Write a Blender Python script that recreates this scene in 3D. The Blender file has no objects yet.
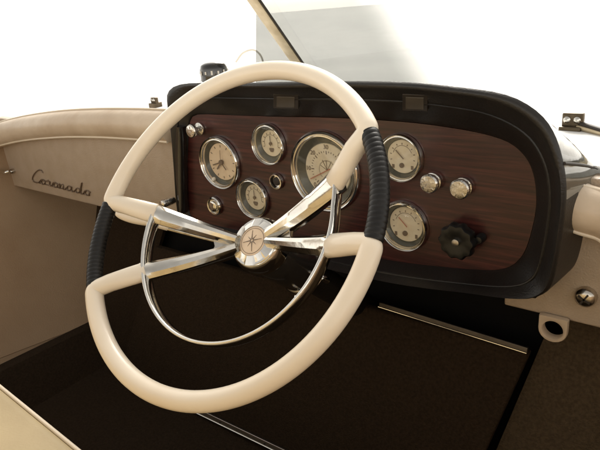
import bpy, math, random
from mathutils import Vector, Matrix
random.seed(7)
R = math.radians
S = bpy.context.scene
COL = S.collection

# ------------------------------------------------------------------ camera
F = 576.0                       # focal length in photo pixels (600 px wide)
L_ = Vector((-.783, -.159, .601)).normalized()
V_ = Vector((.084, .93, .355)); V_ = (V_ - L_ * V_.dot(L_)).normalized()
AX = -L_; AY = -(L_.cross(V_)); AZ = -V_          # world axes seen in camera space (x right, y down, z forward)
EYE = Vector((0, 0, 1.3))

def w(px, py, Y=None, Z=None, X=None, pl=None):
    """point of the boat met by the sight line of a photo pixel on the plane X, Y or Z = const (or point+normal)"""
    r = Vector(((px - 300) / F, (py - 225) / F, 1))
    d = Vector((AX.dot(r), AY.dot(r), AZ.dot(r)))
    if pl: t = (pl[0] - EYE).dot(pl[1]) / d.dot(pl[1])
    elif Y is not None: t = Y / d.y
    elif Z is not None: t = (Z - EYE.z) / d.z
    else: t = X / d.x
    return EYE + d * t

cam = bpy.data.cameras.new('camera'); co = bpy.data.objects.new('camera', cam); COL.objects.link(co)
M = Matrix((AX, AY, AZ))                           # camera-space -> world
right, up, back = M @ Vector((1, 0, 0)), M @ Vector((0, -1, 0)), M @ Vector((0, 0, -1))
mw = Matrix((right, up, back)).transposed().to_4x4(); mw.translation = EYE
co.matrix_world = mw
cam.sensor_width = 36; cam.lens = 36 * F / 600; cam.clip_start = .02; cam.clip_end = 500
S.camera = co

# ------------------------------------------------------------------ materials
def mat(name, col, rough=.5, metal=0, coat=0, coat_r=.1, spec=.5, noise=None, bump=None, extra=None):
    m = bpy.data.materials.new(name); m.use_nodes = True
    nt = m.node_tree; b = nt.nodes['Principled BSDF']
    b.inputs['Base Color'].default_value = (*col, 1); b.inputs['Roughness'].default_value = rough
    b.inputs['Metallic'].default_value = metal; b.inputs['Coat Weight'].default_value = coat
    b.inputs['Coat Roughness'].default_value = coat_r; b.inputs['Specular IOR Level'].default_value = spec
    tc = nt.nodes.new('ShaderNodeTexCoord')
    def N(scale, detail=4, stretch=(1, 1, 1), rot=(0, 0, 0)):
        mp = nt.nodes.new('ShaderNodeMapping'); mp.inputs['Scale'].default_value = stretch; mp.inputs['Rotation'].default_value = rot
        nz = nt.nodes.new('ShaderNodeTexNoise'); nz.inputs['Scale'].default_value = scale; nz.inputs['Detail'].default_value = detail
        nt.links.new(tc.outputs['Object'], mp.inputs[0]); nt.links.new(mp.outputs[0], nz.inputs[0]); return nz
    if noise:                       # (col2, scale, stretch, lo, hi)
        c2, sc, st, lo, hi = noise
        nz = N(sc, 6, st); rp = nt.nodes.new('ShaderNodeValToRGB')
        rp.color_ramp.elements[0].position = lo; rp.color_ramp.elements[1].position = hi
        rp.color_ramp.elements[0].color = (*col, 1); rp.color_ramp.elements[1].color = (*c2, 1)
        nt.links.new(nz.outputs[0], rp.inputs[0]); nt.links.new(rp.outputs[0], b.inputs['Base Color'])
        rr = nt.nodes.new('ShaderNodeMapRange'); rr.inputs['To Min'].default_value = max(0, rough - .06); rr.inputs['To Max'].default_value = min(1, rough + .08)
        nt.links.new(nz.outputs[0], rr.inputs[0]); nt.links.new(rr.outputs[0], b.inputs['Roughness'])
    if bump:                        # (scale, strength, distance)
        nz = N(bump[0], 3); bp = nt.nodes.new('ShaderNodeBump')
        bp.inputs['Strength'].default_value = bump[1]; bp.inputs['Distance'].default_value = bump[2]
        nt.links.new(nz.outputs[0], bp.inputs['Height']); nt.links.new(bp.outputs[0], b.inputs['Normal'])
    return m

m_ivory = mat('ivory_plastic', (.90, .795, .645), .36, coat=.35, coat_r=.15, noise=((.86, .735, .57), 9, (1, 1, 1), .35, .7), bump=(160, .08, .0006))
m_blackgrip = mat('black_grip_plastic', (.007, .0062, .0055), .42, spec=.35, noise=((.013, .0115, .010), 60, (1, 1, 1), .3, .7))
m_chrome = mat('chrome', (.78, .76, .72), .09, 1, noise=((.66, .63, .57), 35, (1, 1, 1), .35, .75), bump=(260, .05, .0005))
m_chrome_old = mat('aged_chrome', (.62, .58, .51), .2, 1, noise=((.36, .31, .25), 90, (1, 1, 1), .4, .8), bump=(300, .12, .0006))
m_knob = mat('satin_chrome', (.82, .79, .73), .24, 1, noise=((.60, .56, .50), 120, (1, 1, 1), .4, .75), bump=(180, .5, .002))
m_ring = mat('ring_chrome', (.80, .78, .73), .10, 1, noise=((.62, .58, .52), 18, (1, 1, 1), .4, .8), bump=(45, .12, .003))
m_dkalu = mat('dull_aluminium', (.10, .085, .07), .45, .9, noise=((.06, .05, .04), 40, (1, 1, 1), .4, .8))
m_spoke = mat('spoke_chrome', (.70, .67, .61), .13, 1, noise=((.50, .46, .40), 25, (1, 1, 1), .4, .8), bump=(60, .12, .002))
m_alu = mat('brushed_aluminium', (.62, .58, .52), .35, 1, noise=((.40, .36, .31), 60, (.15, 1, 1), .3, .8), bump=(200, .2, .0008))
m_vinylblack = mat('black_padded_vinyl', (.010, .0085, .007), .40, spec=.45, noise=((.017, .013, .010), 20, (1, 1, 1), .3, .75), bump=(420, .35, .0012))
m_cowlblack = mat('black_gloss_lacquer', (.012, .010, .008), .10, coat=.8, coat_r=.05, noise=((.02, .016, .012), 14, (1, 1, 1), .4, .7), bump=(14, .25, .006))
m_fair = mat('grey_lacquer', (.035, .036, .028), .10, coat=1, coat_r=.03, spec=1, noise=((.14, .14, .115), 13, (1, 1, 3), .42, .62), bump=(14, .35, .008))
m_sheen = mat('black_gloss_trim', (.012, .010, .009), .14, coat=.7, coat_r=.07)
m_void = mat('underside_gap_black', (.004, .0035, .003), .8, spec=.2)  # black of the pod underside and hole; also painted shade behind gaps
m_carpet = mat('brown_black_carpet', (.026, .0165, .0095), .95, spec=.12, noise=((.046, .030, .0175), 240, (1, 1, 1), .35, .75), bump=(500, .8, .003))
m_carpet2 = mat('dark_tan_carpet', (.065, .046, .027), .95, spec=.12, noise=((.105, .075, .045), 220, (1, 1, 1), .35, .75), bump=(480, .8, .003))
m_cream = mat('cream_vinyl', (.45, .355, .265), .48, noise=((.41, .315, .22), 30, (1, 1, 1), .35, .7), bump=(420, .6, .0015))
m_roll = mat('cream_padded_vinyl', (.62, .50, .37), .42, noise=((.52, .40, .28), 14, (1, 1, 1), .35, .7), bump=(45, .35, .004))
m_hull = mat('tan_hull_lining', (.38, .265, .165), .75, spec=.3, noise=((.31, .205, .12), 6, (1, 1, 1), .3, .75), bump=(350, .5, .0016))
m_deck = mat('white_deck_paint', (.77, .765, .75), .7, spec=.1, noise=((.73, .725, .71), 3, (1, 1, 1), .3, .7))
m_seat = mat('mustard_vinyl', (.42, .325, .175), .5, noise=((.35, .265, .14), 10, (1, 1, 1), .3, .7), bump=(300, .3, .001))
m_pipe = mat('pale_piping', (.72, .62, .48), .4)
m_conc = mat('pale_concrete', (.86, .855, .84), .8, noise=((.82, .815, .80), 1.3, (1, 1, 1), .3, .7))
m_dial = mat('cream_dial', (.86, .76, .60), .6, noise=((.76, .64, .47), 70, (1, 1, 1), .35, .75))
m_dialtan = mat('tan_dial', (.88, .70, .52), .6, noise=((.78, .60, .43), 70, (1, 1, 1), .35, .75))
m_cone = mat('grey_gauge_cone', (.075, .078, .066), .25, coat=.5, noise=((.14, .135, .115), 12, (1, 1, 1), .35, .7))
m_ink = mat('dial_ink', (.20, .145, .105), .6)
m_red = mat('red_needle', (.50, .20, .13), .5)
m_white = mat('white_enamel', (.8, .74, .64), .4)
m_post = mat('aged_brass_post', (.60, .50, .34), .3, .6, noise=((.42, .33, .2), 40, (1, 1, 1), .35, .75), bump=(90, .2, .001))
m_gasket = mat('dark_rubber', (.03, .022, .016), .6)
m_script = mat('tarnished_script_metal', (.26, .20, .15), .38, .8)

def wood():
    m = mat('mahogany_veneer', (.03, .01, .008), .36, coat=.35, coat_r=.22)
    nt = m.node_tree; b = nt.nodes['Principled BSDF']; tc = nt.nodes['Texture Coordinate']
    mp = nt.nodes.new('ShaderNodeMapping'); mp.inputs['Scale'].default_value = (1.1, 1, 26)
    n1 = nt.nodes.new('ShaderNodeTexNoise'); n1.inputs['Scale'].default_value = 7; n1.inputs['Detail'].default_value = 9; n1.inputs['Roughness'].default_value = .65
    n1.inputs['Distortion'].default_value = .35
    nt.links.new(tc.outputs['Object'], mp.inputs[0]); nt.links.new(mp.outputs[0], n1.inputs[0])
    rp = nt.nodes.new('ShaderNodeValToRGB'); e = rp.color_ramp.elements
    e[0].position = .30; e[0].color = (.013, .0032, .0028, 1); e[1].position = .72; e[1].color = (.105, .027, .021, 1)
    k = e.new(.5); k.color = (.044, .0110, .0092, 1)
    nt.links.new(n1.outputs[0], rp.inputs[0]); nt.links.new(rp.outputs[0], b.inputs['Base Color'])
    bp = nt.nodes.new('ShaderNodeBump'); bp.inputs['Strength'].default_value = .12; bp.inputs['Distance'].default_value = .001
    nt.links.new(n1.outputs[0], bp.inputs['Height']); nt.links.new(bp.outputs[0], b.inputs['Normal'])
    return m
m_wood = wood()

def glassy(name, tint, refl):
    m = bpy.data.materials.new(name); m.use_nodes = True; nt = m.node_tree
    nt.nodes.remove(nt.nodes['Principled BSDF']); out = nt.nodes['Material Output']
    t = nt.nodes.new('ShaderNodeBsdfTransparent'); t.inputs[0].default_value = (*tint, 1)
    g = nt.nodes.new('ShaderNodeBsdfGlossy'); g.inputs['Roughness'].default_value = .04
    lw = nt.nodes.new('ShaderNodeLayerWeight'); pw = nt.nodes.new('ShaderNodeMath'); pw.operation = 'POWER'; pw.inputs[1].default_value = 4.5
    fr = nt.nodes.new('ShaderNodeMath'); fr.operation = 'MULTIPLY_ADD'; fr.inputs[1].default_value = .95; fr.inputs[2].default_value = .045
    nt.links.new(lw.outputs['Facing'], pw.inputs[0]); nt.links.new(pw.outputs[0], fr.inputs[0])
    mu = nt.nodes.new('ShaderNodeMath'); mu.operation = 'MULTIPLY'; mu.inputs[1].default_value = refl
    mx = nt.nodes.new('ShaderNodeMixShader'); nt.links.new(fr.outputs[0], mu.inputs[0]); nt.links.new(mu.outputs[0], mx.inputs[0])
    nt.links.new(t.outputs[0], mx.inputs[1]); nt.links.new(g.outputs[0], mx.inputs[2]); nt.links.new(mx.outputs[0], out.inputs[0])
    return m, nt, t
m_lens, _, _ = glassy('gauge_glass', (.93, .93, .90), 1.0)
m_screen, nt, t = glassy('grey_windscreen_glass', (.60, .61, .59), .35)
tc = nt.nodes.new('ShaderNodeTexCoord'); nz = nt.nodes.new('ShaderNodeTexNoise'); nz.inputs['Scale'].default_value = 5; nz.inputs['Detail'].default_value = 8
mp = nt.nodes.new('ShaderNodeMapping'); mp.inputs['Scale'].default_value = (1, 1, 4)
nt.links.new(tc.outputs['Object'], mp.inputs[0]); nt.links.new(mp.outputs[0], nz.inputs[0])
rp = nt.nodes.new('ShaderNodeValToRGB'); rp.color_ramp.elements[0].position = .3; rp.color_ramp.elements[1].position = .75
rp.color_ramp.elements[0].color = (.54, .55, .545, 1); rp.color_ramp.elements[1].color = (.60, .605, .595, 1)
nt.links.new(nz.outputs[0], rp.inputs[0])
sx = nt.nodes.new('ShaderNodeSeparateXYZ'); nt.links.new(tc.outputs['Object'], sx.inputs[0])
SCREEN_FADE = nt.nodes.new('ShaderNodeMapRange'); SCREEN_FADE.interpolation_type = 'SMOOTHSTEP'  # grey tint fades to clear towards the right edge of the pane
nt.links.new(sx.outputs[0], SCREEN_FADE.inputs[0]); mxs = nt.nodes.new('ShaderNodeMix'); mxs.data_type = 'RGBA'
nt.links.new(SCREEN_FADE.outputs[0], mxs.inputs[0]); nt.links.new(rp.outputs[0], mxs.inputs[6]); mxs.inputs[7].default_value = (.97, .97, .965, 1); nt.links.new(mxs.outputs[2], t.inputs[0])

# ------------------------------------------------------------------ mesh helpers
class MB:
    def __init__(s): s.v = []; s.f = []
    def add(s, vs, fs):
        o = len(s.v); s.v += [Vector(a) for a in vs]; s.f += [tuple(i + o for i in f) for f in fs]; return s
    def rings(s, rs, closed=True, cap0=True, cap1=True):
        n = len(rs[0]); vs = [p for r in rs for p in r]; fs = []
        for i in range(len(rs) - 1):
            for j in range(n if closed else n - 1):
                k = (j + 1) % n; fs.append((i * n + j, i * n + k, (i + 1) * n + k, (i + 1) * n + j))
        if cap0 and closed: fs.append(tuple(range(n))[::-1])
        if cap1 and closed: fs.append(tuple((len(rs) - 1) * n + j for j in range(n)))
        return s.add(vs, fs)
    def sweep(s, path, size, upv=Vector((0, 0, 1)), n=14, cap=True, sec=None, round_ends=0):
        """size(i, t) -> (half width across, half height along upv)"""
        P = [Vector(p) for p in path]; L = len(P); rs = []
        for i, p in enumerate(P):
            t = (P[min(i + 1, L - 1)] - P[max(i - 1, 0)]).normalized()
            side = t.cross(upv)
            if side.length < 1e-4: side = t.cross(Vector((1, .01, 0)))
            side.normalize(); u = side.cross(t).normalized()
            a, b = size(i, i / (L - 1))
            if sec: rs.append([p + side * (x * a) + u * (y * b) for x, y in sec])
            else: rs.append([p + side * (math.cos(2 * math.pi * k / n) * a) + u * (math.sin(2 * math.pi * k / n) * b) for k in range(n)])
        if round_ends:
            def end(r, d):
                c = sum(r, Vector()) / len(r); out = []
                for q in (.5, .85, 1.0):
                    sc = math.sqrt(max(.02, 1 - q * q)); out.append([c + (x - c) * sc + d * (round_ends * q) for x in r])
                return out
            d0 = (P[0] - P[1]).normalized(); d1 = (P[-1] - P[-2]).normalized()
            rs = end(rs[0], d0)[::-1] + rs + end(rs[-1], d1)
        return s.rings(rs, True, cap, cap)
    def tube(s, path, r, n=12, **k): return s.sweep(path, lambda i, t: (r, r), n=n, **k)
    def lathe(s, prof, n=48, axis='Y', scal=None, open_=False):
        """prof = [(radius, depth)]; turns round the -Y axis: +depth stands out towards the driver"""
        rs = []
        for r, d in prof:
            ring = []
            for k in range(n):
                a = 2 * math.pi * k / n; q = r * (scal(a, r) if scal else 1)
                ring.append(Vector((q * math.cos(a), -d, q * math.sin(a))) if axis == 'Y' else Vector((q * math.cos(a), q * math.sin(a), d)))
            rs.append(ring)
        return s.rings(rs, True, prof[0][0] > 1e-5 and not open_, prof[-1][0] > 1e-5 and not open_)
    def prism(s, poly, vec):
        vec = Vector(vec); a = [Vector(p) for p in poly]; return s.rings([a, [p + vec for p in a]])
    def box(s, lo, hi):
        x0, y0, z0 = lo; x1, y1, z1 = hi
        return s.rings([[Vector(p) for p in ((x0, y0, z0), (x1, y0, z0), (x1, y1, z0), (x0, y1, z0))], [Vector(p) for p in ((x0, y0, z1), (x1, y0, z1), (x1, y1, z1), (x0, y1, z1))]])
    def build(s, name, m, parent=None, smooth=True, bevel=0, world=False, ang=40, xf=None):
        me = bpy.data.meshes.new(name)
        off = Vector()
        if world and parent is not None:
            p = parent
            while p is not None: off += p.location; p = p.parent
        vs = [(xf @ v if xf else v) - off for v in s.v]
        me.from_pydata(vs, [], s.f); me.validate()
        o = bpy.data.objects.new(name, me); COL.objects.link(o); me.materials.append(m)
        import bmesh
        bm = bmesh.new(); bm.from_mesh(me); bmesh.ops.remove_doubles(bm, verts=bm.verts, dist=1e-6)
        bmesh.ops.recalc_face_normals(bm, faces=bm.faces)
        if bevel:
            ed = [e for e in bm.edges if len(e.link_faces) == 2 and e.calc_face_angle(0) > R(35)]
            bmesh.ops.bevel(bm, geom=ed, offset=bevel, segments=3, affect='EDGES', profile=.6)
        if smooth:
            for f in bm.faces: f.smooth = True
            for e in bm.edges:
                if len(e.link_faces) == 2 and e.calc_face_angle(0) > R(ang): e.smooth = False
        bm.to_mesh(me); bm.free()
        if parent is not None: o.parent = parent
        return o

def tag(o, label=None, cat=None, group=None, kind=None):
    if label: o['label'] = label
    if cat: o['category'] = cat
    if group: o['group'] = group
    if kind: o['kind'] = kind
    return o
def empty(name, loc, label, cat, group=None):
    o = bpy.data.objects.new(name, None); COL.objects.link(o); o.location = loc; o.empty_display_size = .05
    return tag(o, label, cat, group)
def cr(pts, k=6, closed=False):
    """Catmull-Rom through the points"""
    P = [Vector(p) for p in pts]; n = len(P); out = []
    for i in range(n if closed else n - 1):
        g = (lambda j: P[j % n]) if closed else (lambda j: P[max(0, min(n - 1, j))])
        a, b, c, d = g(i - 1), g(i), g(i + 1), g(i + 2)
        for s in range(k):
            t = s / k; out.append(.5 * (2 * b + (c - a) * t + (2 * a - 5 * b + 4 * c - d) * t * t + (3 * b - a - 3 * c + d) * t ** 3))
    if not closed: out.append(P[-1])
    return out
def round_corner(pts, idx, rad, k=8):
    """replace the points with the given indices by small arcs (quadratic)"""
    out = []
    for i, p in enumerate(pts):
        p = Vector(p)
        if i in idx:
            a = Vector(pts[i - 1]); b = Vector(pts[i + 1])
            p0 = p + (a - p).normalized() * min(rad, (a - p).length * .9); p1 = p + (b - p).normalized() * min(rad, (b - p).length * .9)
            for s in range(k + 1):
                t = s / k; out.append((1 - t) ** 2 * p0 + 2 * t * (1 - t) * p + t * t * p1)
        else: out.append(p)
    return out

# ================================================================== dashboard pod
YF, YW = .603, .66                # front lip of the brow, wooden fascia
outer_px = [(166, 100), (169, 90), (180, 84.5), (205, 83.5), (260, 83), (320, 82), (400, 82.5), (450, 87), (498, 94), (528, 107), (549, 128),
            (561, 160), (565, 195), (561, 235), (552, 282), (540, 297), (515, 300), (470, 294), (380, 281), (260, 252), (197, 235), (181, 226), (176, 205), (173, 165), (170, 130)]
wood_px = [(189, 128), (191, 119), (198, 114.5), (230, 115.5), (280, 117), (330, 118), (400, 122), (450, 128), (490, 136), (515, 147), (531, 168),
           (536, 200), (531, 232), (521, 257), (503, 269), (470, 269.5), (400, 262), (330, 250), (250, 233), (205, 223), (192, 217), (188, 205), (187, 165)]
def lipY(x): t = max(0, min(1, (250 - x) / 70)); return YF + .040 * t * t * (3 - 2 * t)
def outline(px, Y=None):
    pts = [w(x, y, Y=Y or lipY(x)) for x, y in px]; return cr([Vector((p.x, p.y if Y is None else 0, p.z)) for p in pts], 10, True)
def polar(pts, c, n=160, power=1.0):
    """resample a star shaped outline by angle"""
    A0 = sorted(((math.atan2(p.z - c.z, p.x - c.x), math.hypot(p.x - c.x, p.z - c.z), p.y) for p in pts)); out = []
    A = [(a, b) for a, b, _ in A0]; yy = [q[2] for q in A0]; yy = [yy[-1]] + yy + [yy[0]]
    ang = [a for a, _ in A]; rad = [r for _, r in A]
    ang = [ang[-1] - 2 * math.pi] + ang + [ang[0] + 2 * math.pi]; rad = [rad[-1]] + rad + [rad[0]]
    for k in range(n):
        # denser sampling is not needed: equal steps on the ellipse-like box
        t = -math.pi + 2 * math.pi * (k + .5) / n
        t = math.atan2(.42 * math.sin(t), math.cos(t))
        for i in range(len(ang) - 1):
            if ang[i] <= t <= ang[i + 1]:
                u = (t - ang[i]) / max(1e-9, ang[i + 1] - ang[i]); r = rad[i] + (rad[i + 1] - rad[i]) * u; y_ = yy[i] + (yy[i + 1] - yy[i]) * u; break
        out.append(Vector((c.x + r * math.cos(t), y_, c.z + r * math.sin(t))))
    return out
c_o = w(370, 190, Y=YW); c_o.y = 0
OUT = polar(outline(outer_px), c_o); WOD = polar(outline(wood_px, YW), c_o)
dash = empty('dashboard', w(360, 280, Y=YW), 'black padded instrument pod with dark mahogany face and round chrome gauges behind the steering wheel', 'dashboard')
DECKZ = EYE.z - .205
mb = MB()
def atY(ps, y): return [Vector((p.x, y, p.z)) for p in ps]
def mixr(a, b, t): return [p.lerp(q, t) for p, q in zip(a, b)]
rs = []
for t, f in ((0.00, .105), (.03, .026), (.08, 0), (.14, .035), (.30, .21), (.62, .61), (.86, .825), (.93, .895), (.97, .95), (1.0, 1.07)):
    rs.append([Vector((p.x + (q.x - p.x) * t, p.y + (YW - p.y) * f, p.z + (q.z - p.z) * t)) for p, q in zip(OUT, WOD)])
mb.rings(rs, True, False, False)
mb.build('padded_brow', m_vinylblack, dash, world=True, ang=60)
wl = MB(); ring = [Vector((p.x + (q.x - p.x) * .44, p.y + (YW - p.y) * .38, p.z + (q.z - p.z) * .44)) for p, q in zip(OUT, WOD)]
wl.rings([[c + Vector(((c.x - c_o.x), 0, (c.z - c_o.z))).normalized() * (.0022 * math.cos(a)) + Vector((0, -.0022 * math.sin(a), 0)) for c in ring] for a in [k * 2 * math.pi / 8 for k in range(9)]], True, False, False)
wl.build('highlight_bead', m_vinylblack, dash, world=True)  # bead added so the brow bevel shows a highlight line
# left glossy trim inside the brow edge
mb = MB(); mb.sweep(cr([w(181.5, 126, Y=YF + .048), w(181, 150, Y=YF + .048), w(181.5, 180, Y=YF + .048), w(184, 212, Y=YF + .048)], 8), lambda i, t: (.0105 * (math.sin(math.pi * (.06 + .88 * t)) ** .4), .010), upv=Vector((0, -1, 0)), n=20)
mb.build('gloss_trim', m_sheen, dash, world=True)
# fairing: the pod side, swept back and down into the deck
rear = [Vector((p.x + (.012 if p.x > c_o.x else -.012), .745 if p.z > DECKZ - .02 else .745, min(p.z, DECKZ - .012))) for p in OUT]
front = [p + Vector((0, .006, 0)) for p in OUT]
mb = MB(); mb.rings([front] + [[a.lerp(b, t) + Vector((.004 * math.sin(math.pi * t), 0, .004 * math.sin(math.pi * t))) for a, b in zip(front, rear)] for t in (.05, .2, .4, .6, .8)] + [rear], True, False, False)
fo = mb.build('fairing', m_fair, dash, world=True, ang=55); fo.data.materials.append(m_vinylblack)
for pg in fo.data.polygons:
    if pg.center.z + dash.location.z < DECKZ - .008 and pg.center.z < 1: pg.material_index = 1
# wooden fascia
def mrad(px, py, hpx):            # real radius of a gauge from its height in the photo
    a = w(px, py - hpx / 2, Y=YW); b = w(px, py + hpx / 2, Y=YW); return (a - b).length / 2
HOLES = [(220.5, 162.5, mrad(221, 162, 51)), (269.5, 144, mrad(270, 144, 41)), (253.5, 198, mrad(254, 198, 38.5)), (325, 171.5, mrad(325, 171, 80)), (401, 157.5, mrad(401, 157, 48.5)), (404.5, 225.5, mrad(404.5, 225, 49.5))]
cu = bpy.data.curves.new('fascia', 'CURVE'); cu.dimensions = '2D'; cu.fill_mode = 'BOTH'; cu.extrude = .002
def spl(ps):
    sp = cu.splines.new('POLY'); sp.points.add(len(ps) - 1); sp.use_cyclic_u = True
    for q, (a, b) in zip(sp.points, ps): q.co = (a, b, 0, 1)
spl([(p.x, p.z) for p in WOD])
for a, b, r in HOLES:
    c = w(a, b, Y=YW); spl([(c.x + r * .93 * math.cos(2 * math.pi * k / 64), c.z + r * .93 * math.sin(2 * math.pi * k / 64)) for k in range(64)])
tmp = bpy.data.objects.new('t', cu); COL.objects.link(tmp); bpy.context.view_layer.update()
me = bpy.data.meshes.new_from_object(tmp); COL.objects.unlink(tmp); bpy.data.objects.remove(tmp)
for v in me.vertices: a, b, c = v.co; v.co = Vector((a, YW + .003 - c, b)) - dash.location
me.materials.clear(); me.materials.append(m_wood); me.update()
wf = bpy.data.objects.new('wooden_fascia', me); COL.objects.link(wf); wf.parent = dash
import bmesh as _b
bm_ = _b.new(); bm_.from_mesh(me); _b.ops.recalc_face_normals(bm_, faces=bm_.faces); bm_.to_mesh(me); bm_.free()
ft_ = w(562, 164, Y=YF + .006); ki = min(range(len(front)), key=lambda q: (front[q] - ft_).length)
MB().tube([front[ki].lerp(rear[ki], t) + Vector((.004 * math.sin(math.pi * t) + .0006, 0, .004 * math.sin(math.pi * t) - .006 * t)) for t in (0, .1, .25, .4, .55, .7, .85, 1)], .0018, 8).build('fairing_seam', m_gasket, dash, world=True)
# two small brown rectangles on the brow, paler in the middle
for x0, x1, y0, y1, yo in ((274, 299, 93, 107, .024), (403, 428, 93, 109, .019)):
    pl = (w((x0 + x1) / 2, (y0 + y1) / 2, Y=YF + yo), (Vector((0, -1, -.95))).normalized())
    P = [w(a, b, pl=pl) for a, b in ((x0, y0), (x1, y0 + .8), (x1, y1 + .8), (x0, y1))]
    mb = MB().prism([p + pl[1] * .0022 for p in P], -pl[1] * .006)
    lens = mb.build('brow_plate', mat('brow_plate_brown', (.035, .027, .020), .35), dash, world=True, bevel=.0006)
    c = sum(P, Vector()) / 4
    MB().prism([c + (p - c) * .72 + pl[1] * .0030 for p in P], -pl[1] * .003).build('lens', mat('brow_inset_brown', (.085, .070, .052), .3), lens, world=True, bevel=.0004)

def circ(r, d, n=40, a0=0, a1=2 * math.pi): return [Vector((r * math.cos(a0 + (a1 - a0) * k / n), -d, r * math.sin(a0 + (a1 - a0) * k / n))) for k in range(n + 1)]
def flat_bar(mb, a, r0, r1, wd, d, th=.0004):
    """thin bar on a dial along the direction a"""
    c, s = math.cos(a), math.sin(a); q = Vector((-s, 0, c)) * wd; e = Vector((c, 0, s))
    P = [e * r0 - q, e * r1 - q, e * r1 + q, e * r0 + q]
    mb.prism([p + Vector((0, -d, 0)) for p in P], (0, -th, 0))
def gauge(px, py, rad, kind, label, dial_frac=.62, dmat=None):
    loc = w(px, py, Y=YW)
    xf = Matrix.Translation(loc)
    # body: chrome bezel with two ridges
    mb = MB().lathe([(rad * 1.0, 0), (rad * 1.0, .003), (rad * .985, .0062), (rad * .955, .0078), (rad * .925, .0066), (rad * .915, .0046), (rad * .895, .0044), (rad * .885, .0058), (rad * .865, .0060), (rad * .845, .0046), (rad * .835, .001), (rad * .83, -.004)], 72, open_=True)
    rs_cap = mb
    g = mb.build('gauge', m_chrome, dash, world=True, xf=xf, ang=50); g['label'] = label
    dd = -.0055 if rad < .05 else -.0075
    MB().lathe([(rad * .838, .0005), (rad * (dial_frac + .05), dd + .002), (rad * (dial_frac + .02), dd), (.0001, dd)], 72, open_=True).build('dial_surround', m_cone, g, world=True, xf=xf, ang=30)
    MB().lathe([(rad * dial_frac, dd + .0002), (rad * dial_frac * .985, dd + .0012), (.0001, dd + .0014)], 60).build('dial', dmat or m_dial, g, world=True, xf=xf)
    R0 = rad * dial_frac; D = dd + .0014
    mk = MB(); nd = MB(); ndm = m_ink
    if kind == 'big':
        for k in range(31):
            a = R(225 - 9 * k); flat_bar(mk, a, R0 * (.60 if k % 5 == 0 else .66), R0 * .72, .0004 if k % 5 else .0007, D)
        for k in range(37):
            a = R(225 - 7.5 * k)
            if 180 > k: flat_bar(mk, a, R0 * .34, R0 * .38, .0003, D)
        flat_bar(nd, R(207), -R0 * .18, R0 * .86, .0008, D + .002); ndm = m_red
        flat_bar(mk, R(150), 0, R0 * .34, .0004, D); flat_bar(mk, R(118), 0, R0 * .42, .0004, D); flat_bar(mk, R(95), 0, R0 * .36, .0004, D); flat_bar(mk, R(60), 0, R0 * .4, .0004, D)
    elif kind == 'clock':
        for k in range(12):
            a = R(30 * k); flat_bar(mk, a, R0 * .78, R0 * .9, .0006, D)
        flat_bar(nd, R(198), -R0 * .15, R0 * .72, .0010, D + .002); flat_bar(nd, R(228), -R0 * .1, R0 * .55, .0013, D + .0026)
        flat_bar(nd, R(-50), -R0 * .1, R0 * .5, .0010, D + .0032); flat_bar(nd, R(85), -R0 * .2, R0 * .66, .0004, D + .0036)
        nd.lathe([(R0 * .13, D + .001), (R0 * .13, D + .0045), (.0001, D + .005)], 16)
    elif kind == 'small':
        for k in range(9):
            a = R(200 - 27.5 * k); flat_bar(mk, a, R0 * .70, R0 * .84, .0005, D)
        flat_bar(nd, R(88), -R0 * .2, R0 * .6, .0006, D + .002); nd.lathe([(R0 * .12, D + .0008), (R0 * .12, D + .003), (.0001, D + .0032)], 14)
        # small printed shield below the pivot and a scale arc above it
        mk.prism([Vector((x * R0, -D - .0002, z * R0)) for x, z in ((-.20, -.34), (.20, -.34), (.24, -.46), (.12, -.66), (-.12, -.66), (-.24, -.46))], (0, -.0003, 0))
        mk.sweep([Vector((R0 * .66 * math.cos(R(a)), -D - .0003, R0 * .66 * math.sin(R(a)))) for a in range(-20, 201, 8)], lambda i, t: (.0003, .0002), upv=Vector((0, -1, 0)), n=6)
    else:
        for k in range(9):
            a = R(195 - 26 * k); flat_bar(mk, a, R0 * .72, R0 * .82, .0005, D)
        flat_bar(nd, R(135), -R0 * .15, R0 * .55, .0007, D + .002); ndm = m_red if kind == 'red' else m_ink
        mk.lathe([(R0 * .15, D), (R0 * .15, D + .0015), (.0001, D + .0018)], 14)
        for v in mk.v[-3 * 14:]: v.z -= R0 * .52; v.x -= R0 * .05
        # notched lower rim
        for sx in (-1, 1):
            o = len(mk.v); mk.box((sx * R0 * .62 - .0017, -D - .0006, -R0 * .72), (sx * R0 * .62 + .0017, -D, -R0 * .50))
        mk.sweep([Vector((R0 * .62 * math.cos(R(a)), -D - .0003, R0 * .05 + R0 * .62 * math.sin(R(a)))) for a in range(20, 165, 8)], lambda i, t: (.0003, .0002), upv=Vector((0, -1, 0)), n=6)
    mk.build('markings', m_ink, g, world=True, xf=xf, smooth=False)
    nd.build('needle', ndm, g, world=True, xf=xf, smooth=False)
    if kind == 'big':
        # numerals round the dial
        for k, tx in enumerate(('0', '10', '20', '30', '40', '50', '60')):
            a = R(225 - 45 * k); cu = bpy.data.curves.new('numeral', 'FONT'); cu.body = tx; cu.size = R0 * .23; cu.align_x = 'CENTER'; cu.align_y = 'CENTER'; cu.extrude = .0002
            ob = bpy.data.objects.new('t', cu); COL.objects.link(ob); bpy.context.view_layer.update()
            me = bpy.data.meshes.new_from_object(ob); COL.objects.unlink(ob); bpy.data.objects.remove(ob)
            no = bpy.data.objects.new('numeral', me); COL.objects.link(no); me.materials.append(m_ink); no.parent = g
            no.location = loc + Vector((R0 * .86 * math.cos(a), -D - .0004, R0 * .86 * math.sin(a))) - dash.location; no.rotation_euler = (R(90), 0, 0)
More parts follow.
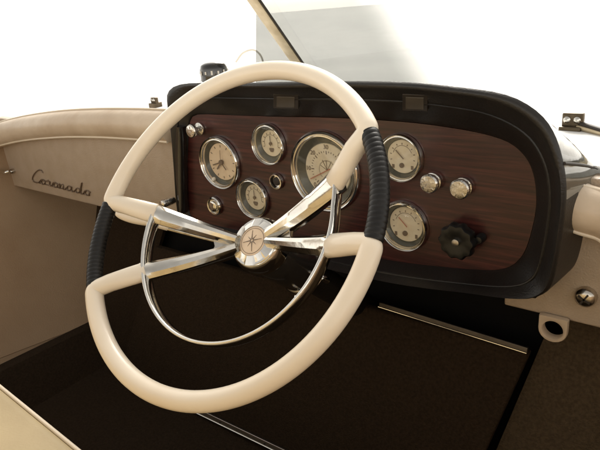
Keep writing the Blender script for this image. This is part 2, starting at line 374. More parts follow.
    if kind == 'clock':
        MB().lathe([(.0032, 0), (.0032, .0035), (.0024, .005), (.0001, .0052)], 20).build('setting_knob', m_white, g, world=True, xf=Matrix.Translation(loc + Vector((-rad * .42, -.001, -rad * .66))))
        MB().lathe([(.0001, 0)] * 2, 4) if False else None
    MB().lathe([(rad * .845, .0030), (rad * .5, .0046), (.0001, .0052)], 60, open_=True).build('glass', m_lens, g, world=True, xf=xf)
    return g
gauge(220.5, 162.5, mrad(221, 162, 51), 'clock', 'round clock with tan dial in a chrome bezel, leftmost on the mahogany face', .70, m_dialtan)
gauge(269.5, 144, mrad(270, 144, 41), 'small', 'small chrome gauge above the others to the right of the clock', .63)
gauge(253.5, 198, mrad(254, 198, 38.5), 'small', 'small chrome gauge below and right of the clock', .63)
gauge(325, 171.5, mrad(325, 171, 80), 'big', 'largest chrome gauge with red needle, partly behind the upper right spoke', .66)
gauge(401, 157.5, mrad(401, 157, 48.5), 'black', 'upper gauge right of the black wheel grip', .69)
gauge(404.5, 225.5, mrad(404.5, 225, 49.5), 'red', 'lower gauge right of the black wheel grip', .69)

def knob(px, py, rpx, out, label, name='pull_knob'):
    """chrome pull knob: px,py = centre of its face in the photo"""
    f = w(px, py, Y=YW - out); loc = Vector((f.x, YW, f.z)); r = rpx / F * (f - EYE).length * 1.05
    xf = Matrix.Translation(loc)
    k = MB().lathe([(r * .95, 0), (r * .95, .003), (r * .6, .005), (r * .38, .006), (r * .38, out - .010), (r * .7, out - .009), (r, out - .006), (r, out - .002), (r * .86, out), (r * .6, out + .0006), (r * .3, out + .0010), (.0001, out + .0011)], 40).build(name, m_knob, dash, world=True, xf=xf, ang=35)
    k['label'] = label
    mb = MB()
    for i in range(6): flat_bar(mb, R(60 * i + 20), r * .40, r * .74, r * .035, out + .0002, .0009)
    mb.build('knob_rib', m_chrome_old, k, world=True, xf=xf, smooth=False)
    return k
knob(190, 131.5, 6.2, .023, 'chrome pull knob in the upper left corner of the mahogany face')
knob(428, 184.5, 9.2, .014, 'left one of two chrome pull knobs on the right side')
knob(458.5, 190, 9.6, .014, 'right one of two chrome pull knobs on the right side')
# key switch (lower left) and push button (under the upper small gauge)
def button(px, py, hpx, kind, label):
    loc = w(px, py, Y=YW); r = mrad(px, py, hpx); xf = Matrix.Translation(loc)
    if kind == 'switch':
        b = MB().lathe([(r, 0), (r, .004), (r * .9, .006), (r * .78, .0055), (r * .74, .0035), (r * .60, .0035), (r * .58, .007), (r * .5, .008), (.0001, .008)], 36).build('ignition_switch', m_chrome, dash, world=True, xf=xf)
        MB().box((-.0012, -.0088, -r * .36), (.0012, -.0078, r * .36)).build('key_slot', m_ink, b, world=True, xf=xf)
    else:
        b = MB().lathe([(r, 0), (r, .003), (r * .92, .006), (r * .80, .0062), (r * .72, .003), (r * .70, -.002), (r * .5, -.002), (.0001, -.002)], 36).build('push_button', m_chrome, dash, world=True, xf=xf)
        MB().lathe([(r * .52, -.0015), (r * .52, .003), (r * .4, .004), (.0001, .0042)], 28).build('button_cap', m_gasket, b, world=True, xf=xf)
    b['label'] = label
button(215.5, 205.5, 17, 'switch', 'chrome key switch in the lower left of the mahogany face')
button(277.5, 181, 15.5, 'push', 'small chrome push button beside the largest gauge')
# scalloped black knob
loc = w(463, 236.5, Y=YW); r = mrad(463, 236, 34); xf = Matrix.Translation(loc)
kb = MB().lathe([(r * .7, 0), (r * .7, .008), (r * .95, .010), (r, .013), (r, .020), (r * .9, .0235), (r * .6, .0245), (r * .34, .022), (.0001, .022)], 96, scal=lambda a, q: 1 + .055 * math.cos(10 * a) if q > r * .8 else 1).build('rotary_knob', mat('black_bakelite', (.006, .006, .0055), .35), dash, world=True, xf=xf)
kb['label'] = 'large scalloped black knob at the lower right'
MB().lathe([(r * .20, .0215), (r * .20, .0245), (r * .1, .0255), (.0001, .0256)], 20).build('knob_screw', m_alu, kb, world=True, xf=xf)
p = w(482, 237, Y=YW); MB().lathe([(.0062, 0), (.0062, .010), (.0045, .013), (.0001, .0135)], 20).build('indicator_stud', mat('black_stud', (.008, .008, .008), .3), dash, world=True, xf=Matrix.Translation(p))
# chrome stud on the left flank
p = w(165, 203, Y=YF + .03); MB().lathe([(.008, -.02), (.008, .004), (.0065, .0075), (.003, .009), (.0001, .0092)], 28).build('side_stud', m_knob, dash, world=True, xf=Matrix.Translation(p))
# underside tray of the pod (dark)
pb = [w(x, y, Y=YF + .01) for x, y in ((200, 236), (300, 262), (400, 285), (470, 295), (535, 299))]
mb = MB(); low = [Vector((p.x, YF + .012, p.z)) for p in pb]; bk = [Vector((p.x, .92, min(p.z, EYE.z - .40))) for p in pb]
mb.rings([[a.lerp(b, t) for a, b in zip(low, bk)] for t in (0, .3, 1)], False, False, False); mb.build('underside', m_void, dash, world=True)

# ================================================================== side dash panels, coamings
ZP0, ZP1 = EYE.z - .225, EYE.z - .388
lx = w(9, 170, Y=YW + .01).x
pl_ = empty('dash_side_panel', (w(90, 170, Y=YW + .01).x, YW + .01, ZP1), 'flat cream vinyl panel with the metal script Coronado left of the instrument pod', 'panel')
mb = MB(); x0, x1 = lx, w(178, 170, Y=YW + .01).x
mb.box((x0, YW + .01, ZP1), (x1, YW + .034, ZP0 + .02)); mb.build('panel_face', m_cream, pl_, world=True, bevel=.003)
# script lettering, one bent wire per stroke
ST = [  # Coronado, unit heights, baseline 0
 [(1.30, 1.50), (1.18, 1.78), (.85, 1.72), (.42, 1.2), (.12, .6), (.10, .16), (.38, .0), (.72, .14), (.92, .42)],
 [(.92, .42), (1.06, .60), (1.22, .62), (1.10, .52), (1.00, .22), (1.10, .02), (1.30, .10), (1.40, .36), (1.26, .60), (1.50, .50), (1.68, .62)],
 [(1.68, .62), (1.74, .70), (1.78, .55), (1.92, .58), (1.86, .25), (1.92, .04), (2.12, .22)],
 [(2.12, .22), (2.30, .58), (2.48, .62), (2.34, .50), (2.26, .20), (2.38, .02), (2.58, .12), (2.66, .40), (2.52, .60), (2.76, .50), (2.90, .60)],
 [(2.90, .60), (2.84, .02), (2.96, .42), (3.16, .60), (3.24, .44), (3.18, .08), (3.32, .04), (3.52, .3)],
 [(4.00, .54), (3.78, .62), (3.60, .38), (3.62, .06), (3.80, .06), (3.98, .34), (4.04, .60), (3.98, .16), (4.10, .02), (4.32, .26)],
 [(4.80, .50), (4.58, .60), (4.40, .36), (4.42, .06), (4.60, .06), (4.78, .34), (5.06, 1.42), (4.84, .2), (4.94, .02), (5.12, .2)],
 [(5.12, .2), (5.26, .50), (5.44, .60), (5.32, .48), (5.24, .2), (5.36, .02), (5.56, .1), (5.62, .38), (5.48, .58), (5.72, .48)]]
yb = YW + .010
A = w(33, 181.5, Y=yb); B = w(91, 196, Y=yb); H = w(36, 163, Y=yb)
ex = (B - A) / 5.6; hz = .0225
mb = MB()
for s in ST:
    pts = cr([(a, b, 0) for a, b in s], 5)
    pts = [A + ex * (p.x * .985) + Vector((.004 * p.y, -.0022, p.y * hz * .92)) for p in pts]
    mb.sweep(pts, lambda i, t: (.0014, .0015), upv=Vector((0, -1, 0)), n=8)
# underline bar linking the letters
mb.sweep([A + ex * (.35 + 5.2 * t) + Vector((0, -.0018, .0012)) for t in (0, .5, 1)], lambda i, t: (.0009, .0014), upv=Vector((0, -1, 0)), n=6)
mb.build('script_lettering', m_script, pl_, world=True)['label'] = 'dark metal handwriting script reading Coronado'

pr = empty('dash_side_panel', (w(585, 290, Y=YW + .01).x, YW + .01, ZP1), 'flat cream vinyl panel with one chrome screw head right of the instrument pod', 'panel')
xr0 = w(512, 300, Y=YW + .01).x - .01
mb = MB(); mb.box((xr0, YW + .01, ZP1), (.42, YW + .034, ZP0 + .02)); mb.build('panel_face', m_cream, pr, world=True, bevel=.003)
p = w(585.5, 297, Y=YW + .006); r = .0125
sc = MB().lathe([(r, -.004), (r, .001), (r * .9, .0045), (r * .6, .0072), (r * .25, .0082), (.0001, .0083)], 40).build('screw_head', m_chrome_old, pr, world=True, xf=Matrix.Translation(p))
mb = MB(); flat_bar(mb, R(60), -r * .62, r * .62, .0011, .0068, .0018); flat_bar(mb, R(150), -r * .62, r * .62, .0011, .0068, .0018)
mb.build('screw_slot', m_gasket, sc, world=True, xf=Matrix.Translation(p), smooth=False)

# D shaped ring fitting under the right panel
loc = w(553, 328, Y=YW + .004); s_ = .0172
ft = empty('ring_fitting', loc, 'small pale D-shaped metal fitting with a black hole under the right cream panel', 'fitting')
prof = [(-1, .95), (1, .95)] + [(math.cos(R(a)), -.15 + math.sin(R(a)) * .95) for a in range(0, -181, -12)]
N_ = 48; inn = [(.72 * math.cos(2 * math.pi * k / N_ + math.pi / 4), -.12 + .72 * math.sin(2 * math.pi * k / N_ + math.pi / 4)) for k in range(N_)]
def ray_poly(poly, a, c=(0, -.12)):
    dx, dy = math.cos(a), math.sin(a); best = 9
    for i in range(len(poly)):
        (x1, y1), (x2, y2) = poly[i], poly[(i + 1) % len(poly)]
        ex_, ey_ = x2 - x1, y2 - y1; den = dx * ey_ - dy * ex_
        if abs(den) < 1e-9: continue
        t = ((x1 - c[0]) * ey_ - (y1 - c[1]) * ex_) / den; u = ((x1 - c[0]) * dy - (y1 - c[1]) * dx) / den
        if t > 0 and -1e-6 <= u <= 1.000001: best = min(best, t)
    return (c[0] + dx * best, c[1] + dy * best)
outp = [ray_poly(prof, 2 * math.pi * k / N_ + math.pi / 4) for k in range(N_)]
V3 = lambda ps, d, sc=1: [Vector((x * s_ * sc, -d, y * s_ * sc)) for x, y in ps]
MB().rings([V3(outp, -.004), V3(outp, .001), V3([((x) * .96, y * .96) for x, y in outp], .0028), V3([(a * .3 + c * .7, b * .3 + d * .7) for (a, b), (c, d) in zip(outp, inn)], .0030), V3(inn, .0016), V3(inn, -.01)], True, False, False).build('plate', m_roll, ft, ang=50)
MB().lathe([(.72 * s_, -.010), (.0001, -.010)], 30).build('hole', m_void, ft).location = (0, 0, -.12 * s_)

def roll(name, pts, rad, label, ends):
    o = empty(name, pts[len(pts) // 2], label, 'coaming')
    P = cr(pts, 8)
    def size(i, t):
        e = 1
        if ends[0] and t < .06: e = math.sqrt(max(.05, 1 - (1 - t / .06) ** 2))
        if ends[1] and t > .94: e = math.sqrt(max(.05, 1 - ((t - .94) / .06) ** 2))
        return rad * 1.0 * e, rad * .98 * e
    MB().sweep(P, size, n=28).build('padded_roll', m_roll, o, world=True)
    MB().tube([p + Vector((0, -rad * .60, -rad * .83)) for p in P], .0024, 8).build('piping', m_pipe, o, world=True)
    MB().tube([p + Vector((0, -rad * .18, rad * 1.0)) for p in P], .0018, 8).build('stitch_line', m_pipe, o, world=True)
    return o
rr_ = .030
def rp_(px, py): return w(px, py, Y=YW + .012)
roll('padded_coaming', [w(-60, 152, Y=.63), w(-20, 141, Y=.65), rp_(20, 130), rp_(60, 124.5), rp_(100, 123), rp_(140, 124), rp_(173, 126)], .031,
     'long cream padded roll along the top of the panel with script', (0, 0))
roll('padded_coaming', [w(572, 203, Y=.655), w(582, 208, Y=.655), w(600, 213, Y=.66), w(640, 224, Y=.665), Vector((.12, .668, EYE.z - .243)), Vector((.33, .668, EYE.z - .246))], .0275,
     'short cream padded roll ending at the right side of the pod', (1, 0))

# chrome hook at far left edge
loc = w(6, 171, Y=YW - .01)
hk = empty('hook', loc, 'small chrome hook at the left edge of the script panel', 'hook')
MB().tube(cr([w(-12, 168, Y=YW - .005), w(-3, 170, Y=YW - .015), w(4, 172.5, Y=YW - .02), w(9, 171.5, Y=YW - .012)], 6), .0045, 12).build('hook_arm', m_chrome, hk, world=True)
MB().lathe([(.0065, -.012), (.0065, .002), (.0050, .0055), (.0001, .006)], 24).build('rivet', m_chrome_old, hk, world=True, xf=Matrix.Translation(w(12, 171.5, Y=YW + .004)))
MB().lathe([(.0085, -.012), (.0085, .001), (.006, .004), (.0001, .0045)], 24).build('base_plate', m_chrome, hk, world=True, xf=Matrix.Translation(w(2, 171, Y=YW + .004)))

# ================================================================== hull lining, bulkhead, floor, seat
ZL = EYE.z - .70; ZFLOOR = EYE.z - .774
hl = empty('hull_lining', (-1.4, .3, ZL), 'tan vinyl lined hull side below the script panel', 'hull lining')
mb = MB(); g_ = []
for y in (-1.4, -.6, 0, .3, .5, .7, .9, 1.25):
    zt_ = ZP0 + .01 if y < .6 else (ZP0 - .008 if y < 1 else ZP1 + .05)
    taper = max(0, y - .3) * .05
    g_.append([Vector((lx - .02 + taper, y, zt_)), Vector((lx - .01 + taper, y, ZP1 - .02)), Vector((lx + .12 + taper, y, ZP1 - .15)), Vector((-1.27 + taper, y, ZL))])
mb.rings(g_, False, False, False); mb.build('side_lining', m_hull, hl, world=True, ang=60)
mb = MB(); mb.rings([[Vector((-1.268 + max(0, y - .3) * .05, y, ZL + .001)), Vector((-1.235 + max(0, y - .3) * .05, y, ZL + .002)), Vector((-1.155, y, ZFLOOR))] for y in (-1.4, 0, .3, .6, 1.25)], False, False, False)
mb.build('kick_panel', m_carpet, hl, world=True)
MB().tube([w(-30, 370, X=-1.262), w(0, 358, X=-1.262), w(85, 325, X=-1.255), w(112, 315, X=-1.25)], .0016, 8).build('edge_bead', m_hull, hl, world=True)
hr = empty('hull_lining', (.3, .3, ZL), 'dark tan vinyl lined hull side right of the toe board', 'hull lining')
mb = MB(); mb.rings([[Vector((.34, y, ZP0 + .01)), Vector((.33, y, ZP1 - .02)), Vector((.25, y, ZL + .1)), Vector((.20, y, ZFLOOR))] for y in (-1.4, -.3, .3, .7, 1.25)], False, False, False)
mb.build('side_lining', m_hull, hr, world=True)

fl = MB().rings([[Vector((-1.20, y, ZFLOOR)), Vector((.24, y, ZFLOOR))] for y in (-1.5, 0, 1.3)], False, False, False).build('cockpit_floor', m_carpet, smooth=False)
tag(fl, kind='structure')
# toe board: sloping bulkhead under the dash
pt = (Vector((0, .72, EYE.z - .475)), Vector((0, 1, -.364)).normalized())
def tb(x, y, off=0): return w(x, y, pl=(pt[0] - pt[1] * off, pt[1]))
tbo = empty('toe_board', tb(330, 400), 'very dark brown carpeted toe board sloping below the dashboard', 'toe board')
c0, c1 = tb(150, 262), tb(530, 353); b1, b0 = tb(489, 444), tb(120, 378)
ztop = (tb(378, 305).z + tb(528, 351).z) / 2; zbot = ZFLOOR
def tbp(x, z, off=0): return Vector((x, .72 - .364 * (EYE.z - .475 - z) - off, z))
xl0, xl1 = tb(152, 270).x, tb(128, 355).x; xr0_, xr1 = tb(530, 355).x, tb(487, 450).x
def xl(z): 
    za, zb = tb(152, 270).z, tb(128, 355).z; return xl0 + (xl1 - xl0) * (z - za) / (zb - za)
def xr(z):
    za, zb = tb(530, 355).z, tb(487, 450).z; return xr0_ + (xr1 - xr0_) * (z - za) / (zb - za)
zt = ztop
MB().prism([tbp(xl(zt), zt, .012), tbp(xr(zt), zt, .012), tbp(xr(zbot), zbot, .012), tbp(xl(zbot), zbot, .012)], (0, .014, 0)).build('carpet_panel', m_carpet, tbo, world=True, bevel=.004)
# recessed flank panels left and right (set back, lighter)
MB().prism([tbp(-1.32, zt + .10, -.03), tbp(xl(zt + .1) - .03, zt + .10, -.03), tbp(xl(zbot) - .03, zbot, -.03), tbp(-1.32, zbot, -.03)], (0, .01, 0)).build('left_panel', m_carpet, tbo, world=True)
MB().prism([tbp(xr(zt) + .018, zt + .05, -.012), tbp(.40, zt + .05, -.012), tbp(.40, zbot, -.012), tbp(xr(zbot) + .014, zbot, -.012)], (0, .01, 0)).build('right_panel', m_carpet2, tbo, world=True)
MB().prism([tbp(-1.33, zt + .14, -.06), tbp(.4, zt + .14, -.06), tbp(.4, zbot, -.06), tbp(-1.33, zbot, -.06)], (0, .01, 0)).build('gap_shade_sheet', m_void, tbo, world=True)  # near-black sheet: the shade in the gaps beside the panels is painted
# trims
def trim(p0, p1, wd, name, label, screws=()):
    d = (p1 - p0).normalized(); nrm = Vector((0, -.94, -.34)).normalized() if False else Vector((0, -.94, .342)); nrm = (nrm - d * nrm.dot(d)).normalized(); side = d.cross(nrm)
    P = [p0 - side * wd, p1 - side * wd, p1 + side * wd, p0 + side * wd]
    o = MB().prism([q + nrm * .004 for q in P], -nrm * .006).build(name, m_alu if screws else m_dkalu, tbo, world=True, bevel=.0012); o['label'] = label
    # raised rib along one edge
    MB().tube([p0 + side * wd * .7 + nrm * .0045, p1 + side * wd * .7 + nrm * .0045], .0011, 8).build('rib', m_chrome, o, world=True)
    for t in screws:
        c = p0.lerp(p1, t) + nrm * .0045; mbs = MB()
        mbs.rings([[c + (d * math.cos(a) + side * math.sin(a)) * .0024 for a in [k * math.pi / 8 for k in range(16)]], [c + nrm * .0008 + (d * math.cos(a) + side * math.sin(a)) * .0018 for a in [k * math.pi / 8 for k in range(16)]]])
        mbs.build('screw', m_gasket, o, world=True)
p0 = tb(380, 304.5, .018); p1 = tb(528, 350.5, .018)
trim(p0, p1, .0046, 'trim_strip', 'thin bright metal strip along the top edge of the toe board')
p0 = tb(180, 402, .016); p1 = tb(330, 474, .016)
trim(p0, p1, .0062, 'trim_strip', 'aluminium strip with screws along the bottom of the toe board', (.32, .625, .93))
# pad on the floor hint: heel bead bottom
# seat
st = empty('bench_seat', w(20, 440, Z=EYE.z - .5), 'mustard vinyl bench cushion corner at the bottom left', 'seat')
e0 = w(0, 385, Z=EYE.z - .5); e1 = w(80, 450, Z=EYE.z - .5); d = (e1 - e0); d.z = 0; d.normalize()
q = Vector((d.y, -d.x, 0)); q = q if q.y < 0 else -q
a0 = e0 - d * .38; a1 = e1 + d * .95
MB().prism([a0, a1, a1 + q * .5, a0 + q * .5], (0, 0, -.13)).build('cushion', m_seat, st, world=True, bevel=.014)
MB().tube([a0 + Vector((0, 0, -.004)) - q * .0, a1 + Vector((0, 0, -.004))], .0028, 10).build('piping', m_pipe, st, world=True)
MB().prism([a0 - q * -.03 + Vector((0, 0, -.13)), a1 + q * .03 + Vector((0, 0, -.13)), a1 + q * .5 + Vector((0, 0, -.13)), a0 + q * .5 + Vector((0, 0, -.13))], (0, 0, -.144)).build('seat_base', m_hull, st, world=True)
MB().prism([a0 + q * .5, a1 + q * .5, a1 + q * .62, a0 + q * .62], (0, 0, .42)).build('backrest', m_seat, st, world=True, bevel=.02)

# ================================================================== foredeck, windscreen, compass
dk = []
for y, hx, hx2 in ((YW + .03, 1.30, .95), (1.2, 1.28, .95), (2.0, 1.15, .85), (3.0, .8, .55), (3.8, .35, .12), (4.1, .05, .0)):
    cx = -.62; row = []
    for k in range(17):
        t = -1 + k / 8; row.append(Vector((cx + hx * t, y, DECKZ + .015 - .045 * t * t - .010 * max(0, y - 1))))
    dk.append(row)
fd = MB().rings(dk, False, False, False).build('foredeck', m_deck); tag(fd, kind='structure')
# hull outside so the boat stands as a boat from other positions
hb = []
for row in dk: hb.append([row[0], row[0] + Vector((.05, 0, -.35)), row[0].lerp(Vector((-.62, row[0].y, 0)), .25) * 1 - Vector((0, 0, 0))])
hs = MB()
for s in (0, -1):
    hs.rings([[r[s] + Vector((0, 0, -.002)), Vector((r[s].x * .93 - .62 * .07, r[s].y, r[s].z - .5)), Vector((-.62 + (r[s].x + .62) * .5, r[s].y, r[s].z - .85))] for r in ([[Vector((-1.92, -1.6, DECKZ - .03)), Vector((.68, -1.6, DECKZ - .03))]] + dk)], False, False, False)
tag(hs.build('hull', m_deck), 'white painted outer hull of the boat below the foredeck', 'hull')
for s, nm in ((-1.92, lx - .01), (.68, .35)):
    pass
sd = MB()
for xa, xb in ((-1.93, lx - .012), (.345, .69)):
    sd.rings([[Vector((xa, y, DECKZ - .032)), Vector((xb, y, DECKZ + .004))] for y in (-1.6, YW + .05)], False, False, False)
tag(sd.build('side_deck', m_deck), kind='structure')

YB = .94
ws = empty('windscreen', w(300, 100, Y=YB), 'grey tinted windscreen pane with one slanting brass coloured post behind the pod', 'windscreen')
base = w(305, 74, Y=YB - .02); top = w(252, -2, Y=YB - .16); dirp = (top - base).normalized()
lo, hi = base - dirp * .10, top + dirp * .22
MB().sweep([lo, hi], lambda i, t: (.0125, .0035), upv=Vector((0, -1, 0)), sec=[(-1, -.7), (-.8, -1), (.8, -1), (1, -.7), (1, .7), (.7, 1), (-.7, 1), (-1, .7)]).build('post', m_post, ws, world=True)
MB().sweep([lo + Vector((.0143, 0, 0)), hi + Vector((.0143, 0, 0))], lambda i, t: (.0012, .002), upv=Vector((0, -1, 0)), n=8).build('gasket', m_gasket, ws, world=True)
pn = Vector((1, 0, 0)).cross(dirp).normalized()
plg = (base + pn * .0, pn)
gp = [w(254, 110, pl=plg), w(253.5, 60, pl=plg), w(253, -60, pl=plg), w(424, -60, pl=plg), w(428, 0, pl=plg), w(431, 50, pl=plg), w(431, 78, pl=plg), w(425, 100, pl=plg)]
gx = [p.x - ws.location.x for p in gp]; SCREEN_FADE.inputs[1].default_value = max(gx) - .17; SCREEN_FADE.inputs[2].default_value = max(gx) - .045
off = pn * (.012 if pn.y > 0 else -.012)
MB().prism([p + off for p in gp], off * .25).build('glass_pane', m_screen, ws, world=True, smooth=False)
MB().sweep(cr([w(236, 62, Y=YB), w(243, 53, Y=YB), w(254, 50, Y=YB), w(262, 58, Y=YB), w(264, 74, Y=YB)], 6), lambda i, t: (.0022, .0022), n=8).build('grab_wire', m_white, ws, world=True)
# windscreen brackets on the deck
bronze = mat('dark_bronze', (.13, .10, .065), .4, .8, noise=((.07, .05, .03), 80, (1, 1, 1), .4, .7))
YK = .86
def bracket(px, py, s, label, rod):
    loc = w(px, py, Y=YK); o = empty('windscreen_bracket', loc, label, 'bracket', None)
    MB().box((-s, -.003, -s * .7), (s, .006, s * .75)).build('plate', bronze, o, bevel=.002)
    MB().box((-s * 1.15, -.010, DECKZ - .01 - loc.z), (s * .9, .016, -s * .55)).build('foot', bronze, o, bevel=.002)
    for sx in (-.5, .45):
        MB().lathe([(s * .34, .002), (s * .34, .005), (s * .15, .0075), (.0001, .0078)], 20).build('screw', m_chrome, o).location = (sx * s, 0, .0015)
    if rod:
        MB().sweep([w(578, 127, Y=YK) - loc, w(602, 133.5, Y=YK - .02) - loc, w(680, 152, Y=YK - .12) - loc], lambda i, t: (.0042, .0040), n=10).build('rail', m_post, o)
        MB().sweep([w(580, 123.5, Y=YK) - loc, w(602, 130, Y=YK - .02) - loc, w(680, 148, Y=YK - .12) - loc], lambda i, t: (.0040, .0032), n=10).build('rubber_edge', m_gasket, o)
bracket(573, 120.5, .0140, 'dark bronze bracket with two screws and a rail on the deck right of the pod', True)
bracket(154, 100.5, .0095, 'small dark bracket on the deck edge left of the pod', False)

cl = w(214, 73.5, Y=.70)
cp = empty('compass', cl, 'small black and chrome dome compass on top of the pod behind the wheel rim', 'compass')
MB().lathe([(.024, -.05), (.024, -.016), (.020, -.012), (.0195, -.004), (.0195, .008), (.0175, .014), (.012, .0175), (.0001, .019)], 40, axis='Z').build('bowl', m_sheen, cp)
MB().lathe([(.0245, -.014), (.0245, -.010), (.021, -.009), (.0205, -.012)], 40, axis='Z').build('chrome_band', m_chrome, cp)
mb = MB()
for k in range(14):
    a = R(360 / 14 * k); c = Vector((.0200 * math.cos(a), .0200 * math.sin(a), .003))
    t_ = Vector((-math.sin(a), math.cos(a), 0)); h = .0035 if k % 2 else .005
    mb.prism([c - t_ * .0012 + Vector((0, 0, -h * .6)), c + t_ * .0012 + Vector((0, 0, -h * .6)), c + t_ * .0012 + Vector((0, 0, h * .6)), c - t_ * .0012 + Vector((0, 0, h * .6))], c.normalized() * .0006)
mb.build('compass_marks', m_white, cp, smooth=False)
MB().box((-.034, -.012, -.05), (-.018, .012, -.014)).build('mount', m_gasket, cp, bevel=.002)

cp.scale = (1.22, 1.22, 1.1)
# ================================================================== steering wheel
Mc = Matrix((AX, AY, AZ))
Cw = EYE + Mc @ Vector((-.096, -.005, .680))
nw = (Mc @ Vector((-.503, -.358, -.787))).normalized()
uw = Vector((1, 0, 0)); uw = (uw - nw * uw.dot(nw)).normalized(); vw = nw.cross(uw)
XW = Matrix((uw, vw, nw)).transposed().to_4x4()
wheel = empty('steering_wheel', Cw, 'ivory and chrome boat steering wheel with black ribbed grips and half horn ring', 'steering wheel')
wheel.rotation_euler = XW.to_euler()
def P_(r, a, z): return Vector((r * math.cos(R(a)), r * math.sin(R(a)), z))
RW = .2055; TR = .0116
def grip(aA, aB, tipA, tipB, label):
    """one ivory casting: spoke - rim arc - spoke"""
    pts = [P_(.1425, tipA, -.0265), P_(.160, tipA + (aA - tipA) * .35, -.0175), P_(.182, tipA + (aA - tipA) * .75, -.0065)]
    i0 = len(pts); pts.append(P_(RW, aA, .0))
    n = 60; g = 4.5
    for k in range(n + 1): pts.append(P_(RW, aA + g + (aB - aA - 2 * g) * k / n, 0))
    i1 = len(pts); pts.append(P_(RW, aB, .0))
    pts += [P_(.182, tipB + (aB - tipB) * .75, -.0065), P_(.160, tipB + (aB - tipB) * .35, -.0175), P_(.1425, tipB, -.0265)]
    path = round_corner(pts, (i0, i1), .0075, 8)
    # even out
    Ls = [0]
    for a, b in zip(path, path[1:]): Ls.append(Ls[-1] + (b - a).length)
    tot = Ls[-1]
    def size(i, t):
        s = min(Ls[i], tot - Ls[i])
        k = min(1, s / .058); k = k * k * (3 - 2 * k)
        return .0138 + (TR - .0138) * k, .0088 + (TR - .0088) * k
    o = MB().sweep(path, size, n=28, round_ends=.004).build('rim_grip', m_ivory, wheel, ang=70); o['label'] = label
    return o
grip(40.2, 182.3, 33, 181.6, 'ivory upper half of the rim with its two spoke ends')
grip(218.0, 363.2, 215.5, 362.6, 'ivory lower half of the rim with its two spoke ends')
def coil(a0, a1, label):
    n = 420; turns = 21
    rs = []
    for i in range(n + 1):
        t = i / n; a = a0 + (a1 - a0) * t; c = P_(RW - .0008, a, 0); T = P_(1, a + 90, 0); sd = P_(1, a, 0); ring = []
        for k in range(20):
            th = 2 * math.pi * k / 20; q = .0100 + .00055 * abs(math.sin(math.pi * turns * t + th * .5)) ** .6
            ring.append(c + sd * (math.cos(th) * q) + Vector((0, 0, math.sin(th) * q)))
        rs.append(ring)
    o = MB().rings(rs).build('finger_grip', m_blackgrip, wheel, ang=80); o['label'] = label
coil(4.2, 39.2, 'black ribbed grip on the right side of the rim'); coil(183.3, 217, 'black ribbed grip on the left side of the rim')
# chrome spokes
HUBZ = -.078
def spoke(hub_a, tip_a, label, wd=1.0):
    a = P_(.026, hub_a, HUBZ + .004); b = P_(.148, tip_a, -.0245)
    path = [a.lerp(b, t) + Vector((0, 0, -.0035 * math.sin(math.pi * t))) for t in [k / 12 for k in range(13)]]
    sec = [(0, .75), (.55, .62), (.98, .2), (1, -.05), (.62, -1), (-.62, -1), (-1, -.05), (-.98, .2), (-.55, .62)]
    o = MB().sweep(path, lambda i, t: ((.0072 + .0062 * t) * wd, .0150 - .0045 * t), sec=sec).build('spoke', m_spoke, wheel, ang=28); o['label'] = label
    # dark slot line down the middle of the spoke
    return o
spoke(188, 181.6, 'upper left chrome spoke'); spoke(212, 215.4, 'lower left chrome spoke')
spoke(32, 33.2, 'upper right chrome spoke', 1.3); spoke(8, 2.8, 'lower right chrome spoke')
# webs between each pair next to the hub
for am in (200, 20):
    Pz = HUBZ + .002
    MB().prism([P_(.024, am - 14, Pz), P_(.064, am - 13, Pz + .012), P_(.058, am, Pz + .010), P_(.064, am + 13, Pz + .012), P_(.024, am + 14, Pz)], (0, 0, -.008)).build('web', m_chrome_old, wheel, bevel=.001)
# horn ring
path = [P_(.1405 + (.006 * max(0, (t - .93) / .07)), 181.5 + (396 - 181.5) * t, -.028) for t in [k / 110 for k in range(111)]]
sec = [(math.cos(2 * math.pi * k / 14), math.sin(2 * math.pi * k / 14)) for k in range(14)]
MB().sweep(path, lambda i, t: (.0036, .0100), sec=sec).build('horn_ring', m_ring, wheel, ang=60)
# hub and medallion
hb_ = MB().lathe([(.033, HUBZ - .030), (.037, HUBZ - .022), (.0375, HUBZ - .006), (.0358, HUBZ - .001), (.0335, HUBZ + .003), (.0318, HUBZ + .0045)], 64, axis='Z').build('hub', m_chrome, wheel, ang=30)
md = MB(); rs = []
n = 48
for r, z in ((.0322, .0040), (.0205, .0078), (.0198, .0066)):
    rs.append([Vector((r * math.cos(2 * math.pi * k / n), r * math.sin(2 * math.pi * k / n), HUBZ + z + (.0007 * (1 if (k // 4) % 2 else -1) if r > .03 else 0))) for k in range(n)])
md.rings(rs, True, False, True).build('fluted_ring', m_chrome, hb_, smooth=False)
dk_ = MB().lathe([(.0198, HUBZ + .006), (.0194, HUBZ + .0072), (.010, HUBZ + .0086), (.0001, HUBZ + .009)], 48, axis='Z').build('medallion', m_dialtan, hb_)
mb = MB()
for k in range(8):
    a = R(45 * k + 22); r1 = .0145 if k % 2 == 0 else .0095
    e = Vector((math.cos(a), math.sin(a), 0)); q = Vector((-e.y, e.x, 0))
    mb.prism([e * .0018 + q * .0008 + Vector((0, 0, HUBZ + .0086)), e * .0018 - q * .0008 + Vector((0, 0, HUBZ + .0086)), e * r1 + Vector((0, 0, HUBZ + .0080))], (0, 0, .0010))
mb.sweep([P_(.0172, a, HUBZ + .0078) for a in range(0, 361, 10)], lambda i, t: (.0003, .0003), n=6)
mb.build('star_emblem', m_script, hb_, smooth=False)

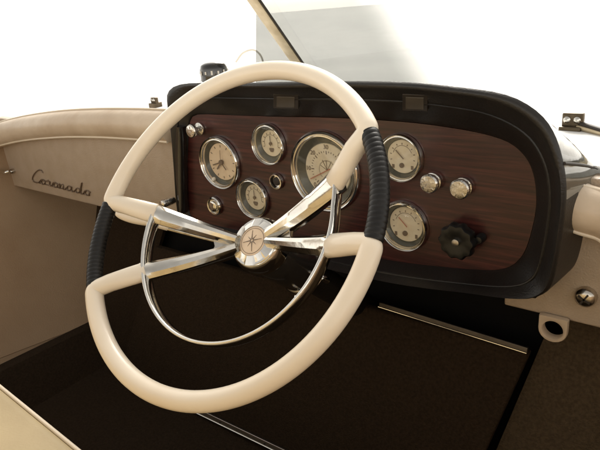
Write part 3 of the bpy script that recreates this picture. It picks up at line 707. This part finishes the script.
# column
colm = empty('steering_column', Cw + nw * (HUBZ - .36), 'black steering column with chrome collar running from the wheel hub under the pod', 'steering column')
colm.rotation_euler = XW.to_euler()
K = -(HUBZ - .36)                 # local z of a point = wheel z + K
MB().lathe([(.0290, HUBZ - .024 + K), (.0330, HUBZ - .034 + K), (.0345, HUBZ - .050 + K), (.0335, HUBZ - .11 + K), (.030, HUBZ - .118 + K)], 48, axis='Z').build('column_shroud', mat('black_column_enamel', (.022, .019, .016), .22, coat=.8), colm)
MB().lathe([(.024, HUBZ - .10 + K), (.024, HUBZ - .40 + K)], 40, axis='Z').build('column_tube', m_vinylblack, colm)
MB().lathe([(.0245, HUBZ - .112 + K), (.034, HUBZ - .116 + K), (.0365, HUBZ - .120 + K), (.0345, HUBZ - .125 + K), (.0245, HUBZ - .128 + K)], 48, axis='Z').build('collar', m_chrome, colm, ang=50)
for a in (-75, -5):
    MB().lathe([(.0045, 0), (.0045, .012), (.003, .016), (.0001, .017)], 18, axis='Z').build('collar_bolt', m_chrome, colm).location = Vector((.041 * math.cos(R(a)), .041 * math.sin(R(a)), HUBZ - .128 + K))
# cream column lever
lv = empty('shift_lever', Cw + nw * (HUBZ - .06), 'short ivory lever behind the upper left spoke of the wheel', 'lever')
tip = w(119, 213.5, pl=(Cw - nw * .062, nw)); mid = w(150, 223.5, pl=(Cw - nw * .075, nw)); root = Cw + nw * (HUBZ - .055)
k0 = mid.lerp(root, .15)
MB().sweep(cr([tip, tip.lerp(mid, .35), tip.lerp(mid, .8), k0], 6), lambda i, t: (.0042 + .0042 * math.sin(math.pi * min(1, t * 1.15 + .12)) ** .7, .0062), upv=nw, n=16, round_ends=.005).build('lever_handle', m_ivory, lv, world=True)
MB().tube([k0, root], .0042, 12).build('lever_rod', m_chrome_old, lv, world=True)

# ================================================================== surroundings
gr = MB().rings([[Vector((x, y, -.35)) for x in (-150, -20, -5, 5, 20, 150)] for y in (-150, -20, -5, 5, 20, 150)], False, False, False).build('ground', m_conc); tag(gr, kind='structure')

# ================================================================== light
wd_ = bpy.data.worlds.new('World'); S.world = wd_; wd_.use_nodes = True; nt = wd_.node_tree
bg = nt.nodes['Background']; sky = nt.nodes.new('ShaderNodeTexSky'); sky.sky_type = 'NISHITA'; sky.sun_disc = False
SE, SA = R(38), R(-25)            # elevation, bearing from +Y towards +X
sky.sun_elevation = SE; sky.sun_rotation = SA; sky.dust_density = 1.5; sky.air_density = 1.0
bw = nt.nodes.new('ShaderNodeRGBToBW'); mix = nt.nodes.new('ShaderNodeMix'); mix.data_type = 'RGBA'; mix.inputs[0].default_value = .95
cm = nt.nodes.new('ShaderNodeMix'); cm.data_type = 'RGBA'; cm.blend_type = 'MULTIPLY'; cm.inputs[0].default_value = 1; cm.inputs[7].default_value = (1.0, .945, .85, 1)
nt.links.new(sky.outputs[0], bw.inputs[0]); nt.links.new(bw.outputs[0], cm.inputs[6])
nt.links.new(sky.outputs[0], mix.inputs[6]); nt.links.new(cm.outputs[2], mix.inputs[7]); nt.links.new(mix.outputs[2], bg.inputs[0]); bg.inputs[1].default_value = .12
sl = bpy.data.lights.new('sun', 'SUN'); sl.energy = 1.0; sl.angle = R(25); sl.color = (1, .945, .86)
so = bpy.data.objects.new('sun', sl); COL.objects.link(so)
dv = Vector((math.sin(SA) * math.cos(SE), math.cos(SA) * math.cos(SE), math.sin(SE))); so.rotation_euler = dv.to_track_quat('Z', 'Y').to_euler()

S.render.engine = 'CYCLES'
S.view_settings.view_transform = 'Standard'; S.view_settings.look = 'None'; S.view_settings.gamma = 1; S.view_settings.exposure = 1.9
